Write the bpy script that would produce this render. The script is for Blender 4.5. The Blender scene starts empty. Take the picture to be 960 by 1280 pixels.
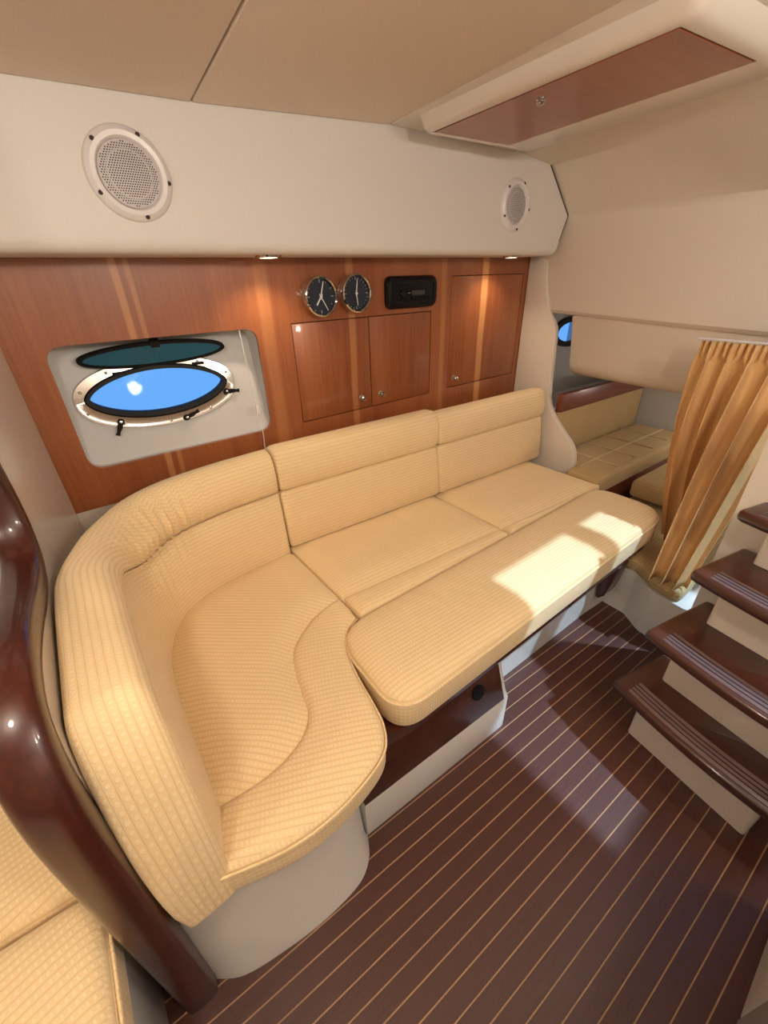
import bpy, bmesh, math, random
from mathutils import Vector, Matrix
random.seed(7)
PI = math.pi
scn = bpy.context.scene
C = scn.collection

# ------------------------------------------------------------------ camera
cam = bpy.data.cameras.new('camera')
camo = bpy.data.objects.new('camera', cam)
C.objects.link(camo)
cam.sensor_fit = 'HORIZONTAL'
cam.sensor_width = 36.0
cam.lens = 516.29 / 960 * 36.0
cam.clip_start = 0.01
RX = Vector((0.78987958, -0.61267526, -0.02681925))     # camera right
DN = Vector((-0.3216155, -0.37660773, -0.86875203))     # camera down
FW = Vector((0.52216254, 0.69483497, -0.49452062))      # camera forward
camo.matrix_world = Matrix(((RX.x, -DN.x, -FW.x, 0.0),
                            (RX.y, -DN.y, -FW.y, 0.0),
                            (RX.z, -DN.z, -FW.z, 1.283),
                            (0, 0, 0, 1)))
scn.camera = camo

# ------------------------------------------------------------------ world, sun, exposure
w = bpy.data.worlds.new('World')
scn.world = w
w.use_nodes = True
bg = w.node_tree.nodes['Background']
bg.inputs[0].default_value = (0.16, 0.43, 0.95, 1)
bg.inputs[1].default_value = 1.05
sl = bpy.data.lights.new('sun', 'SUN')
sl.energy = 4.8
sl.angle = math.radians(1.4)
sl.color = (0.50, 0.75, 1.0)
so = bpy.data.objects.new('sun', sl)
C.objects.link(so)
so.location = (2.5, -2, 4)
so.rotation_euler = Vector((-0.39, 0.45, -1.0)).to_track_quat('-Z', 'Y').to_euler()
vs = scn.view_settings
vs.view_transform = 'Standard'
vs.look = 'None'
vs.exposure = 0.0
vs.gamma = 1.0
vs.use_curve_mapping = False


# ------------------------------------------------------------------ materials
def nt(name):
    m = bpy.data.materials.new(name)
    m.use_nodes = True
    t = m.node_tree
    return m, t, t.nodes['Principled BSDF']


def N(t, typ, **kw):
    n = t.nodes.new(typ)
    for k, v in kw.items():
        setattr(n, k, v)
    return n


def setin(n, **kw):
    for k, v in kw.items():
        n.inputs[k.replace('_', ' ')].default_value = v


def plain(name, col, rough=0.5, metal=0.0, coat=0.0, noise=0.0, nscale=60.0, bump=0.0, spec=0.5):
    m, t, b = nt(name)
    b.inputs['Roughness'].default_value = rough
    b.inputs['Metallic'].default_value = metal
    b.inputs['Coat Weight'].default_value = coat
    b.inputs['Coat Roughness'].default_value = 0.06
    b.inputs['Specular IOR Level'].default_value = spec
    tc = N(t, 'ShaderNodeTexCoord')
    no = N(t, 'ShaderNodeTexNoise')
    no.inputs['Scale'].default_value = nscale
    no.inputs['Detail'].default_value = 4
    t.links.new(tc.outputs['Object'], no.inputs['Vector'])
    mx = N(t, 'ShaderNodeMix', data_type='RGBA')
    c = list(col) + [1]
    mx.inputs[6].default_value = [max(0, v * (1 - noise)) for v in col] + [1]
    mx.inputs[7].default_value = [min(1, v * (1 + noise)) for v in col] + [1]
    t.links.new(no.outputs['Fac'], mx.inputs[0])
    t.links.new(mx.outputs[2], b.inputs['Base Color'])
    if bump:
        bp = N(t, 'ShaderNodeBump')
        bp.inputs['Strength'].default_value = bump
        bp.inputs['Distance'].default_value = 0.001
        t.links.new(no.outputs['Fac'], bp.inputs['Height'])
        t.links.new(bp.outputs[0], b.inputs['Normal'])
    return m


def wood(name, c0, c1, axis='Z', rough=0.35, coat=0.3, fine=1.0, streak=None, sc=(22, 22, 0.9), coatr=0.08):
    """straight grain along the given object axis"""
    m, t, b = nt(name)
    tc = N(t, 'ShaderNodeTexCoord')
    mp = N(t, 'ShaderNodeMapping')
    s = {'Z': (sc[0], sc[1], sc[2]), 'X': (sc[2], sc[0], sc[1]), 'Y': (sc[0], sc[2], sc[1])}[axis]
    mp.inputs['Scale'].default_value = s
    t.links.new(tc.outputs['Object'], mp.inputs['Vector'])
    n1 = N(t, 'ShaderNodeTexNoise')
    setin(n1, Scale=0.35, Detail=3, Roughness=0.55, Distortion=0.6)
    n2 = N(t, 'ShaderNodeTexNoise')
    setin(n2, Scale=5.0 * fine, Detail=5, Roughness=0.7)
    t.links.new(mp.outputs[0], n1.inputs['Vector'])
    t.links.new(mp.outputs[0], n2.inputs['Vector'])
    a = N(t, 'ShaderNodeMath', operation='MULTIPLY')
    a.inputs[1].default_value = 0.55
    t.links.new(n2.outputs['Fac'], a.inputs[0])
    a2 = N(t, 'ShaderNodeMath', operation='MULTIPLY_ADD')
    a2.inputs[1].default_value = 0.6
    t.links.new(n1.outputs['Fac'], a2.inputs[0])
    t.links.new(a.outputs[0], a2.inputs[2])
    rp = N(t, 'ShaderNodeValToRGB')
    rp.color_ramp.elements[0].position = 0.36
    rp.color_ramp.elements[0].color = list(c0) + [1]
    rp.color_ramp.elements[1].position = 0.78
    rp.color_ramp.elements[1].color = list(c1) + [1]
    t.links.new(a2.outputs[0], rp.inputs[0])
    out = rp.outputs[0]
    if streak:
        # pale sapwood streaks in the veneer at given positions across the grain (metres)
        geo = N(t, 'ShaderNodeNewGeometry')
        sx = N(t, 'ShaderNodeSeparateXYZ')
        t.links.new(geo.outputs['Position'], sx.inputs[0])
        wob = N(t, 'ShaderNodeTexNoise')
        setin(wob, Scale=2.0, Detail=2)
        t.links.new(geo.outputs['Position'], wob.inputs['Vector'])
        xo = N(t, 'ShaderNodeMath', operation='MULTIPLY_ADD')
        xo.inputs[1].default_value = 0.03
        t.links.new(wob.outputs['Fac'], xo.inputs[0])
        t.links.new(sx.outputs['X'], xo.inputs[2])
        acc = None
        for (x0, wd, amt) in streak:
            d = N(t, 'ShaderNodeMath', operation='SUBTRACT')
            t.links.new(xo.outputs[0], d.inputs[0])
            d.inputs[1].default_value = x0 + 0.015
            ab = N(t, 'ShaderNodeMath', operation='ABSOLUTE')
            t.links.new(d.outputs[0], ab.inputs[0])
            mr = N(t, 'ShaderNodeMapRange', interpolation_type='SMOOTHSTEP')
            mr.inputs['From Min'].default_value = wd
            mr.inputs['From Max'].default_value = wd * 0.45
            mr.inputs['To Min'].default_value = 0
            mr.inputs['To Max'].default_value = amt
            t.links.new(ab.outputs[0], mr.inputs['Value'])
            if acc is None:
                acc = mr.outputs[0]
            else:
                ad = N(t, 'ShaderNodeMath', operation='MAXIMUM')
                t.links.new(acc, ad.inputs[0])
                t.links.new(mr.outputs[0], ad.inputs[1])
                acc = ad.outputs[0]
        mxx = N(t, 'ShaderNodeMix', data_type='RGBA')
        t.links.new(acc, mxx.inputs[0])
        t.links.new(out, mxx.inputs[6])
        mxx.inputs[7].default_value = (0.62, 0.29, 0.115, 1)
        out = mxx.outputs[2]
    t.links.new(out, b.inputs['Base Color'])
    b.inputs['Roughness'].default_value = rough
    b.inputs['Coat Weight'].default_value = coat
    b.inputs['Coat Roughness'].default_value = coatr
    return m


def fabric(name, c0, c1, pu=0.0088, pv=0.0125, bump=0.4, wr=0.4):
    """woven upholstery with rows of small raised dashes, UV in metres"""
    m, t, b = nt(name)
    uv = N(t, 'ShaderNodeUVMap')
    sp = N(t, 'ShaderNodeSeparateXYZ')
    t.links.new(uv.outputs[0], sp.inputs[0])

    def cosn(sock, per, ph=0.0):
        a = N(t, 'ShaderNodeMath', operation='MULTIPLY_ADD')
        t.links.new(sock, a.inputs[0])
        a.inputs[1].default_value = 2 * PI / per
        a.inputs[2].default_value = ph
        c = N(t, 'ShaderNodeMath', operation='COSINE')
        t.links.new(a.outputs[0], c.inputs[0])
        r = N(t, 'ShaderNodeMath', operation='MULTIPLY_ADD')
        t.links.new(c.outputs[0], r.inputs[0])
        r.inputs[1].default_value = 0.5
        r.inputs[2].default_value = 0.5
        return r.outputs[0]
    cu = cosn(sp.outputs['X'], pu)
    cv = cosn(sp.outputs['Y'], pv)
    mu = N(t, 'ShaderNodeMath', operation='MULTIPLY')
    t.links.new(cu, mu.inputs[0])
    t.links.new(cv, mu.inputs[1])
    dots = N(t, 'ShaderNodeMapRange', interpolation_type='SMOOTHSTEP')
    setin(dots, From_Min=0.35, From_Max=0.7)
    t.links.new(mu.outputs[0], dots.inputs['Value'])
    gr = N(t, 'ShaderNodeMapRange', interpolation_type='SMOOTHSTEP')
    setin(gr, From_Min=0.0, From_Max=0.12)
    t.links.new(cv, gr.inputs['Value'])
    tc = N(t, 'ShaderNodeTexCoord')
    no = N(t, 'ShaderNodeTexNoise')
    setin(no, Scale=4.0, Detail=3, Roughness=0.5)
    t.links.new(tc.outputs['Object'], no.inputs['Vector'])
    mx = N(t, 'ShaderNodeMix', data_type='RGBA')
    mx.inputs[6].default_value = list(c0) + [1]
    mx.inputs[7].default_value = list(c1) + [1]
    t.links.new(dots.outputs[0], mx.inputs[0])
    mx2 = N(t, 'ShaderNodeMix', data_type='RGBA', blend_type='MULTIPLY')
    mx2.inputs[0].default_value = 1.0
    t.links.new(mx.outputs[2], mx2.inputs[6])
    sc = N(t, 'ShaderNodeMapRange')
    setin(sc, To_Min=0.86, To_Max=1.0)
    t.links.new(gr.outputs[0], sc.inputs['Value'])
    t.links.new(sc.outputs[0], mx2.inputs[7])
    t.links.new(mx2.outputs[2], b.inputs['Base Color'])
    b.inputs['Roughness'].default_value = 0.9
    b.inputs['Sheen Weight'].default_value = 0.15
    b.inputs['Specular IOR Level'].default_value = 0.15
    ad = N(t, 'ShaderNodeMath', operation='MULTIPLY_ADD')
    t.links.new(gr.outputs[0], ad.inputs[0])
    ad.inputs[1].default_value = 0.5
    t.links.new(dots.outputs[0], ad.inputs[2])
    bp = N(t, 'ShaderNodeBump')
    setin(bp, Strength=bump, Distance=0.0016)
    t.links.new(ad.outputs[0], bp.inputs['Height'])
    bp2 = N(t, 'ShaderNodeBump')
    setin(bp2, Strength=wr, Distance=0.03)
    t.links.new(no.outputs['Fac'], bp2.inputs['Height'])
    t.links.new(bp2.outputs[0], bp.inputs['Normal'])
    t.links.new(bp.outputs[0], b.inputs['Normal'])
    return m


def pane_mat(name, tint, gloss=0.12, rough=0.03):
    m = bpy.data.materials.new(name)
    m.use_nodes = True
    t = m.node_tree
    t.nodes.clear()
    o = N(t, 'ShaderNodeOutputMaterial')
    tr = N(t, 'ShaderNodeBsdfTransparent')
    tr.inputs[0].default_value = list(tint) + [1]
    gl = N(t, 'ShaderNodeBsdfGlossy')
    gl.inputs['Roughness'].default_value = rough
    mx = N(t, 'ShaderNodeMixShader')
    mx.inputs[0].default_value = gloss
    t.links.new(tr.outputs[0], mx.inputs[1])
    t.links.new(gl.outputs[0], mx.inputs[2])
    t.links.new(mx.outputs[0], o.inputs[0])
    return m


def emit(name, col, s):
    m, t, b = nt(name)
    b.inputs['Base Color'].default_value = list(col) + [1]
    b.inputs['Emission Color'].default_value = list(col) + [1]
    b.inputs['Emission Strength'].default_value = s
    return m


M = {}
M['cream'] = plain('cream vinyl', (0.71, 0.62, 0.525), 0.55, noise=0.03, nscale=250, bump=0.25)
M['valance'] = plain('pale valance vinyl', (0.69, 0.65, 0.605), 0.5, noise=0.03, nscale=300, bump=0.2)
M['headliner'] = plain('headliner', (0.76, 0.66, 0.56), 0.6, noise=0.04, nscale=350, bump=0.3)
M['gelcoat'] = plain('white gelcoat', (0.70, 0.67, 0.62), 0.22, coat=0.4, noise=0.02, nscale=10)
M['gelcream'] = plain('cream gelcoat', (0.70, 0.62, 0.53), 0.25, coat=0.5, noise=0.02, nscale=10)
M['hull'] = plain('hull liner white', (0.56, 0.55, 0.54), 0.45, noise=0.03, nscale=8)
M['cherry'] = wood('cherry veneer', (0.20, 0.048, 0.013), (0.37, 0.120, 0.040), 'Z', 0.35, 0.35,
                   streak=[(0.20, 0.012, 0.6), (0.232, 0.009, 0.4), (0.60, 0.03, 0.25), (0.93, 0.02, 0.45), (1.66, 0.028, 0.8), (1.40, 0.02, 0.3)])
M['mahogany'] = wood('varnished mahogany', (0.024, 0.004, 0.003), (0.080, 0.013, 0.006), 'Z', 0.35, 0.5, sc=(26, 26, 3.0), coatr=0.05)
M['mahogx'] = wood('mahogany across', (0.13, 0.026, 0.010), (0.24, 0.062, 0.027), 'X', 0.35, 0.4, sc=(14, 14, 1.2))
M['lidwood'] = wood('hatch lid wood', (0.24, 0.068, 0.032), (0.36, 0.125, 0.062), 'X', 0.35, 0.3, sc=(14, 14, 1.2))
M['tread'] = wood('stair tread wood', (0.032, 0.009, 0.006), (0.085, 0.024, 0.014), 'Y', 0.3, 0.5, sc=(30, 30, 1.5))
M['nosing'] = wood('worn nosing', (0.075, 0.035, 0.030), (0.17, 0.10, 0.095), 'Y', 0.35, 0.3, sc=(40, 40, 1.0))
M['plank'] = wood('teak plank', (0.050, 0.015, 0.010), (0.100, 0.034, 0.024), 'X', 0.42, 0.12, sc=(30, 30, 1.6), coatr=0.25)
M['holly'] = plain('holly strip', (0.38, 0.22, 0.11), 0.45, noise=0.1, nscale=20)
M['fabric'] = fabric('yellow woven upholstery', (0.85, 0.63, 0.345), (0.89, 0.70, 0.44))
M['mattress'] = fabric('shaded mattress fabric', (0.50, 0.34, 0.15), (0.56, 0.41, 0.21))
M['quilt'] = plain('quilting thread', (0.64, 0.48, 0.26), 0.8, noise=0.1)
M['curtain'] = plain('orange curtain cloth', (0.68, 0.41, 0.18), 0.85, noise=0.12, nscale=220, bump=0.3, spec=0.1)
M['chrome'] = plain('polished steel', (0.60, 0.58, 0.56), 0.06, 1.0)
M['black'] = plain('black rubber', (0.008, 0.008, 0.009), 0.5, spec=0.2)
M['gloss_black'] = plain('gloss black plastic', (0.005, 0.005, 0.006), 0.25, spec=0.25)
M['dark'] = plain('dark void', (0.01, 0.008, 0.007), 0.9)
M['seam'] = plain('seam shadow board', (0.05, 0.035, 0.025), 0.9)
M['white'] = plain('white plastic', (0.72, 0.69, 0.68), 0.3, coat=0.2)
M['grille'] = plain('grille plastic', (0.55, 0.51, 0.50), 0.45)
M['dial'] = plain('blue black dial', (0.012, 0.018, 0.032), 0.25, coat=0.6)
M['screen'] = plain('radio display', (0.035, 0.035, 0.03), 0.2)
M['dim'] = plain('grey print', (0.22, 0.23, 0.25), 0.5)
M['mark'] = plain('white print', (0.8, 0.8, 0.8), 0.5)
M['pane'] = pane_mat('porthole pane', (0.93, 0.97, 1.0), 0.003)
M['lidpane'] = plain('dark teal tinted pane', (0.020, 0.115, 0.19), 0.2, spec=0.2)
M['lens'] = emit('lamp lens', (1.0, 0.80, 0.55), 14.0)
M['warm'] = emit('ceiling lamp lens', (1.0, 0.80, 0.58), 9.0)


# ------------------------------------------------------------------ helpers
def world_loc(o):
    v = Vector((0, 0, 0))
    while o:
        v += o.location
        o = o.parent
    return v


def thing(name, label, cat, loc=(0, 0, 0), group=None, kind=None):
    o = bpy.data.objects.new(name, None)
    C.objects.link(o)
    o.location = loc
    o.empty_display_size = 0.05
    if kind:
        o['kind'] = kind
        if label:
            o['label'] = label
    else:
        o['label'] = label
        o['category'] = cat
    if group:
        o['group'] = group
    return o


def tag(o, label, cat=None, group=None, kind=None):
    o['label'] = label
    if cat:
        o['category'] = cat
    if group:
        o['group'] = group
    if kind:
        o['kind'] = kind
    return o


def mk(name, verts, faces, mat, parent=None, loc=None, uvs=None, thr=38, uvrot=0.0, bevel=0.0, bseg=2, smooth=True):
    """one mesh object; verts in world metres. loc = world origin of the object (default parent's)"""
    bm = bmesh.new()
    vl = [bm.verts.new(v) for v in verts]
    uvl = bm.loops.layers.uv.new('UVMap')
    for f in faces:
        try:
            fc = bm.faces.new([vl[i] for i in f])
        except ValueError:
            continue
        if uvs:
            for lp, i in zip(fc.loops, f):
                lp[uvl].uv = uvs[i]
    bmesh.ops.recalc_face_normals(bm, faces=bm.faces[:])
    if bevel:
        es = [e for e in bm.edges if len(e.link_faces) == 2 and e.calc_face_angle(0) > math.radians(thr)]
        bmesh.ops.bevel(bm, geom=es, offset=bevel, segments=bseg, affect='EDGES', profile=0.5)
    if not uvs:
        ca, sa = math.cos(uvrot), math.sin(uvrot)
        for fc in bm.faces:
            n = fc.normal
            ax = max(range(3), key=lambda k: abs(n[k]) * (1.15 if k == 2 else 1))
            for lp in fc.loops:
                p = lp.vert.co
                if ax == 2:
                    q = (p.x * ca - p.y * sa, p.x * sa + p.y * ca)
                elif ax == 1:
                    q = (p.x, p.z)
                else:
                    q = (p.y, p.z)
                lp[uvl].uv = q
    if smooth:
        for fc in bm.faces:
            fc.smooth = True
        for e in bm.edges:
            if len(e.link_faces) == 2 and e.calc_face_angle(0) > math.radians(thr):
                e.smooth = False
    if loc is None:
        if parent:
            loc = world_loc(parent)
        else:
            xs = [v.co for v in bm.verts]
            loc = Vector(((min(p.x for p in xs) + max(p.x for p in xs)) / 2,
                          (min(p.y for p in xs) + max(p.y for p in xs)) / 2, min(p.z for p in xs)))
    loc = Vector(loc)
    for v in bm.verts:
        v.co -= loc
    me = bpy.data.meshes.new(name)
    bm.to_mesh(me)
    bm.free()
    me.materials.append(M[mat])
    o = bpy.data.objects.new(name, me)
    C.objects.link(o)
    if parent:
        o.parent = parent
        o.location = loc - world_loc(parent)
    else:
        o.location = loc
    return o


def inst(src, name, loc, parent):
    o = bpy.data.objects.new(name, src.data)
    C.objects.link(o)
    o.parent = parent
    o.location = Vector(loc) - world_loc(parent)
    o.rotation_euler = src.rotation_euler
    return o


def boxv(x0, x1, y0, y1, z0, z1):
    v = [(x, y, z) for x in (x0, x1) for y in (y0, y1) for z in (z0, z1)]
    f = [(0, 1, 3, 2), (4, 6, 7, 5), (0, 4, 5, 1), (2, 3, 7, 6), (0, 2, 6, 4), (1, 5, 7, 3)]
    return v, f


def box(name, x0, x1, y0, y1, z0, z1, mat, parent=None, bevel=0.003, rot=0.0, piv=None, **kw):
    v, f = boxv(x0, x1, y0, y1, z0, z1)
    if rot:
        if piv is None:
            piv = ((x0 + x1) / 2, (y0 + y1) / 2)
        ca, sa = math.cos(rot), math.sin(rot)
        v = [(piv[0] + (x - piv[0]) * ca - (y - piv[1]) * sa, piv[1] + (x - piv[0]) * sa + (y - piv[1]) * ca, z) for x, y, z in v]
    return mk(name, v, f, mat, parent, bevel=bevel, **kw)


def catmull(pts, n=6, closed=False):
    out = []
    L = len(pts)
    rng = range(L if closed else L - 1)
    for i in rng:
        if closed:
            p0, p1, p2, p3 = pts[(i - 1) % L], pts[i], pts[(i + 1) % L], pts[(i + 2) % L]
        else:
            p0, p1, p2, p3 = pts[max(i - 1, 0)], pts[i], pts[i + 1], pts[min(i + 2, L - 1)]
        for k in range(n):
            u = k / n
            out.append(tuple(0.5 * (2 * b + (c - a) * u + (2 * a - 5 * b + 4 * c - d) * u * u + (-a + 3 * b - 3 * c + d) * u ** 3)
                             for a, b, c, d in zip(p0, p1, p2, p3)))
    if not closed:
        out.append(tuple(pts[-1]))
    return out


def fillet(pts, radii, n=6):
    """closed polygon with rounded corners"""
    out = []
    L = len(pts)
    for i in range(L):
        r = radii[i] if isinstance(radii, (list, tuple)) else radii
        p = Vector(pts[i])
        a = Vector(pts[i - 1]) - p
        b = Vector(pts[(i + 1) % L]) - p
        if r <= 0:
            out.append(tuple(p))
            continue
        ang = a.angle(b)
        d = min(r / math.tan(ang / 2), a.length * 0.48, b.length * 0.48)
        p0 = p + a.normalized() * d
        p1 = p + b.normalized() * d
        for k in range(n + 1):
            u = k / n
            out.append(tuple(p0 * (1 - u) ** 2 + p * 2 * u * (1 - u) + p1 * u * u))
    return out


def ccw(poly):
    a = sum(p[0] * q[1] - q[0] * p[1] for p, q in zip(poly, poly[1:] + poly[:1]))
    return poly if a > 0 else poly[::-1]


def inset(poly, d):
    """offset a CCW polygon inwards by d"""
    out = []
    L = len(poly)
    for i in range(L):
        p = Vector(poly[i])
        e0 = (p - Vector(poly[i - 1]))
        e1 = (Vector(poly[(i + 1) % L]) - p)
        if e0.length < 1e-9:
            e0 = e1
        if e1.length < 1e-9:
            e1 = e0
        e0.normalize()
        e1.normalize()
        n0 = Vector((-e0.y, e0.x))
        n1 = Vector((-e1.y, e1.x))
        nn = n0 + n1
        if nn.length < 1e-6:
            nn = n0
        nn.normalize()
        k = max(0.5, nn.dot(n0))
        out.append(tuple(p + nn * (d / k)))
    return out


def resample(poly, step):
    out = []
    L = len(poly)
    for i in range(L):
        a = Vector(poly[i])
        b = Vector(poly[(i + 1) % L])
        n = max(1, int((b - a).length / step))
        for k in range(n):
            out.append(tuple(a.lerp(b, k / n)))
    return out


def cushion(name, poly, z0, z1, r, mat, parent=None, crown=0.006, uvrot=0.0, rb=None, step=0.022, **kw):
    """a cushion: plan outline, upright sides, top rounded towards the outline and slightly crowned"""
    poly = ccw(resample(poly, step))
    # drop coincident points
    pts = []
    for p in poly:
        if not pts or (Vector(p) - Vector(pts[-1])).length > 0.003:
            pts.append(p)
    if (Vector(pts[0]) - Vector(pts[-1])).length < 0.003:
        pts.pop()
    poly = pts
    L = len(poly)
    rb = r * 0.6 if rb is None else rb
    segs = []
    for a, b in zip(poly, poly[1:] + poly[:1]):
        dx, dy = b[0] - a[0], b[1] - a[1]
        segs.append((a[0], a[1], dx, dy, max(1e-12, dx * dx + dy * dy)))

    def dist(x, y):
        m = 1e9
        for ax, ay, dx, dy, l2 in segs:
            u = ((x - ax) * dx + (y - ay) * dy) / l2
            u = 0.0 if u < 0 else 1.0 if u > 1 else u
            ex, ey = ax + u * dx - x, ay + u * dy - y
            d = ex * ex + ey * ey
            if d < m:
                m = d
        return math.sqrt(m)

    def inside(x, y):
        c = False
        for (ax, ay), (bx, by) in zip(poly, poly[1:] + poly[:1]):
            if (ay > y) != (by > y) and x < (bx - ax) * (y - ay) / (by - ay) + ax:
                c = not c
        return c

    def ztop(d):
        if d < r:
            z = z1 - r + math.sqrt(max(0.0, r * r - (r - d) ** 2))
        else:
            z = z1
        u = min(1.0, d / 0.07)
        return z + crown * u * u * (3 - 2 * u)
    P2 = [Vector(p) for p in poly]
    for d in (0.08 * r, 0.3 * r, 0.62 * r, 1.0 * r, 1.0 * r + 0.014):
        for p in inset(poly, d):
            if inside(*p) and dist(*p) > 0.93 * d:
                P2.append(Vector(p))
    xs, ys = [p[0] for p in poly], [p[1] for p in poly]
    g_ = 0.024
    y = min(ys)
    while y < max(ys):
        x = min(xs)
        while x < max(xs):
            if inside(x, y) and dist(x, y) > r + 0.024:
                P2.append(Vector((x, y)))
            x += g_
        y += g_
    from mathutils.geometry import delaunay_2d_cdt
    vo, eo, fo, _, _, _ = delaunay_2d_cdt(P2, [(k, (k + 1) % L) for k in range(L)], [], 1, 1e-6)
    verts = [(p.x, p.y, ztop(dist(p.x, p.y))) for p in vo]
    faces = [tuple(f) for f in fo]
    # outline order in the output (first L input points keep their order)
    n0 = len(verts)
    for k in range(5):
        a = k / 4 * PI / 2
        q = inset(poly, rb * (1 - math.cos(a)))
        verts += [(p[0], p[1], z0 + rb * (1 - math.sin(a))) for p in q]
    top_i = list(range(L))
    rings = [top_i] + [list(range(n0 + k * L, n0 + (k + 1) * L)) for k in range(5)]
    for r0, r1 in zip(rings, rings[1:]):
        for k in range(L):
            m_ = (k + 1) % L
            faces.append((r0[k], r0[m_], r1[m_], r1[k]))
    faces.append(tuple(reversed(rings[-1])))
    kw.setdefault('thr', 80)
    return mk(name, verts, faces, mat, parent, uvrot=uvrot, **kw)


def loft(name, secs, mat, parent=None, closed=True, caps=True, uvs=None, **kw):
    L = len(secs[0])
    verts = [p for s in secs for p in s]
    faces = []
    for k in range(len(secs) - 1):
        for i in range(L if closed else L - 1):
            j = (i + 1) % L
            faces.append((k * L + i, k * L + j, (k + 1) * L + j, (k + 1) * L + i))
    if caps and closed:
        faces.append(tuple(range(L - 1, -1, -1)))
        faces.append(tuple(range((len(secs) - 1) * L, len(secs) * L)))
    return mk(name, verts, faces, mat, parent, uvs=uvs, **kw)


def tube(name, path, r, mat, parent=None, n=8, **kw):
    secs = []
    P = [Vector(p) for p in path]
    for i, p in enumerate(P):
        t = (P[min(i + 1, len(P) - 1)] - P[max(i - 1, 0)]).normalized()
        up = Vector((0, 0, 1)) if abs(t.z) < 0.9 else Vector((1, 0, 0))
        a = t.cross(up).normalized()
        b = t.cross(a).normalized()
        rr = r[i] if isinstance(r, (list, tuple)) else r
        secs.append([tuple(p + a * rr * math.cos(2 * PI * k / n) + b * rr * math.sin(2 * PI * k / n)) for k in range(n)])
    return loft(name, secs, mat, parent, **kw)


def lathe(name, prof, c, axis, mat, parent=None, n=32, xdir=None, **kw):
    """prof: (radius, distance along axis); closed at both ends when radius 0"""
    ax = Vector(axis).normalized()
    xd = Vector(xdir) if xdir else (Vector((0, 0, 1)) if abs(ax.z) < 0.9 else Vector((1, 0, 0)))
    a = ax.cross(xd).normalized()
    b = ax.cross(a).normalized()
    c = Vector(c)
    verts, faces, rows = [], [], []
    for r, d in prof:
        if r < 1e-6:
            rows.append([len(verts)])
            verts.append(tuple(c + ax * d))
        else:
            rows.append(list(range(len(verts), len(verts) + n)))
            for k in range(n):
                verts.append(tuple(c + ax * d + (a * math.cos(2 * PI * k / n) + b * math.sin(2 * PI * k / n)) * r))
    for r0, r1 in zip(rows, rows[1:]):
        for k in range(n):
            j = (k + 1) % n
            if len(r0) == 1 and len(r1) == 1:
                continue
            if len(r0) == 1:
                faces.append((r0[0], r1[k], r1[j]))
            elif len(r1) == 1:
                faces.append((r0[k], r0[j], r1[0]))
            else:
                faces.append((r0[k], r0[j], r1[j], r1[k]))
    return mk(name, verts, faces, mat, parent, **kw)


def plate(name, outer, holes, T, thick, mat, parent=None, **kw):
    """flat plate with holes. T(a,b,d) -> world point, d = depth from the front face"""
    bm = bmesh.new()
    loops, edges = [], []
    for lp in [outer] + list(holes):
        vs_ = [bm.verts.new((p[0], p[1], 0)) for p in lp]
        loops.append(vs_)
        for i in range(len(vs_)):
            edges.append(bm.edges.new((vs_[i], vs_[(i + 1) % len(vs_)])))
    bmesh.ops.triangle_fill(bm, use_beauty=True, use_dissolve=False, edges=edges)
    bm.verts.index_update()
    bm.verts.ensure_lookup_table()
    n = len(bm.verts)
    verts = [T(v.co.x, v.co.y, 0) for v in bm.verts] + [T(v.co.x, v.co.y, thick) for v in bm.verts]
    faces = []
    for f in bm.faces:
        ids = [v.index for v in f.verts]
        faces.append(tuple(ids))
        faces.append(tuple(i + n for i in reversed(ids)))
    for lp in loops:
        ids = [v.index for v in lp]
        for i in range(len(ids)):
            j = (i + 1) % len(ids)
            faces.append((ids[i], ids[j], ids[j] + n, ids[i] + n))
    bm.free()
    return mk(name, verts, faces, mat, parent, **kw)


def rect(x0, x1, y0, y1, r=0.0, n=6):
    p = [(x0, y0), (x1, y0), (x1, y1), (x0, y1)]
    return fillet(p, r, n) if r else p


ANG = math.radians(-3.2)          # the boat's long axis against the hull side


def along(x, y0=0.0, x0=0.0):
    return y0 + math.tan(ANG) * (x - x0)


# ================================================================== STRUCTURE
# ---------------- floor: dark planks with pale inlay strips
floor = thing('floor', 'dark teak cabin floor with pale inlay stripes', None, (0.6, 0.2, 0.0), kind='structure')
ca, sa = math.cos(ANG), math.sin(ANG)


def fl(u, v, z):
    return (0.6 + u * ca - v * sa, 0.2 + u * sa + v * ca, z)


PW, SW = 0.0400, 0.0028
kk = 0
plank0 = strip0 = None
for i in range(-13, 13):
    v0 = i * PW
    if plank0 is None:
        vv, ff = boxv(-1.05, 1.06, 0, PW - SW, -0.02, 0.0)
        plank0 = mk('plank', [fl(a, b + v0, c) for a, b, c in vv], ff, 'plank', floor, loc=fl(0, v0, 0), bevel=0.0006, bseg=1)
        vv, ff = boxv(-1.05, 1.06, 0, SW, -0.02, -0.0004)
        strip0 = mk('inlay_strip', [fl(a, b + v0 + PW - SW, c) for a, b, c in vv], ff, 'holly', floor, loc=fl(0, v0 + PW - SW, 0), smooth=False)
    else:
        inst(plank0, 'plank', fl(random.uniform(-0.02, 0.02), v0, 0), floor)
        inst(strip0, 'inlay_strip', fl(0, v0 + PW - SW, 0), floor)
box('subfloor', -1.75, 3.2, -1.4, 1.6, -0.08, -0.022, 'dark', floor, bevel=0)

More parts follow.
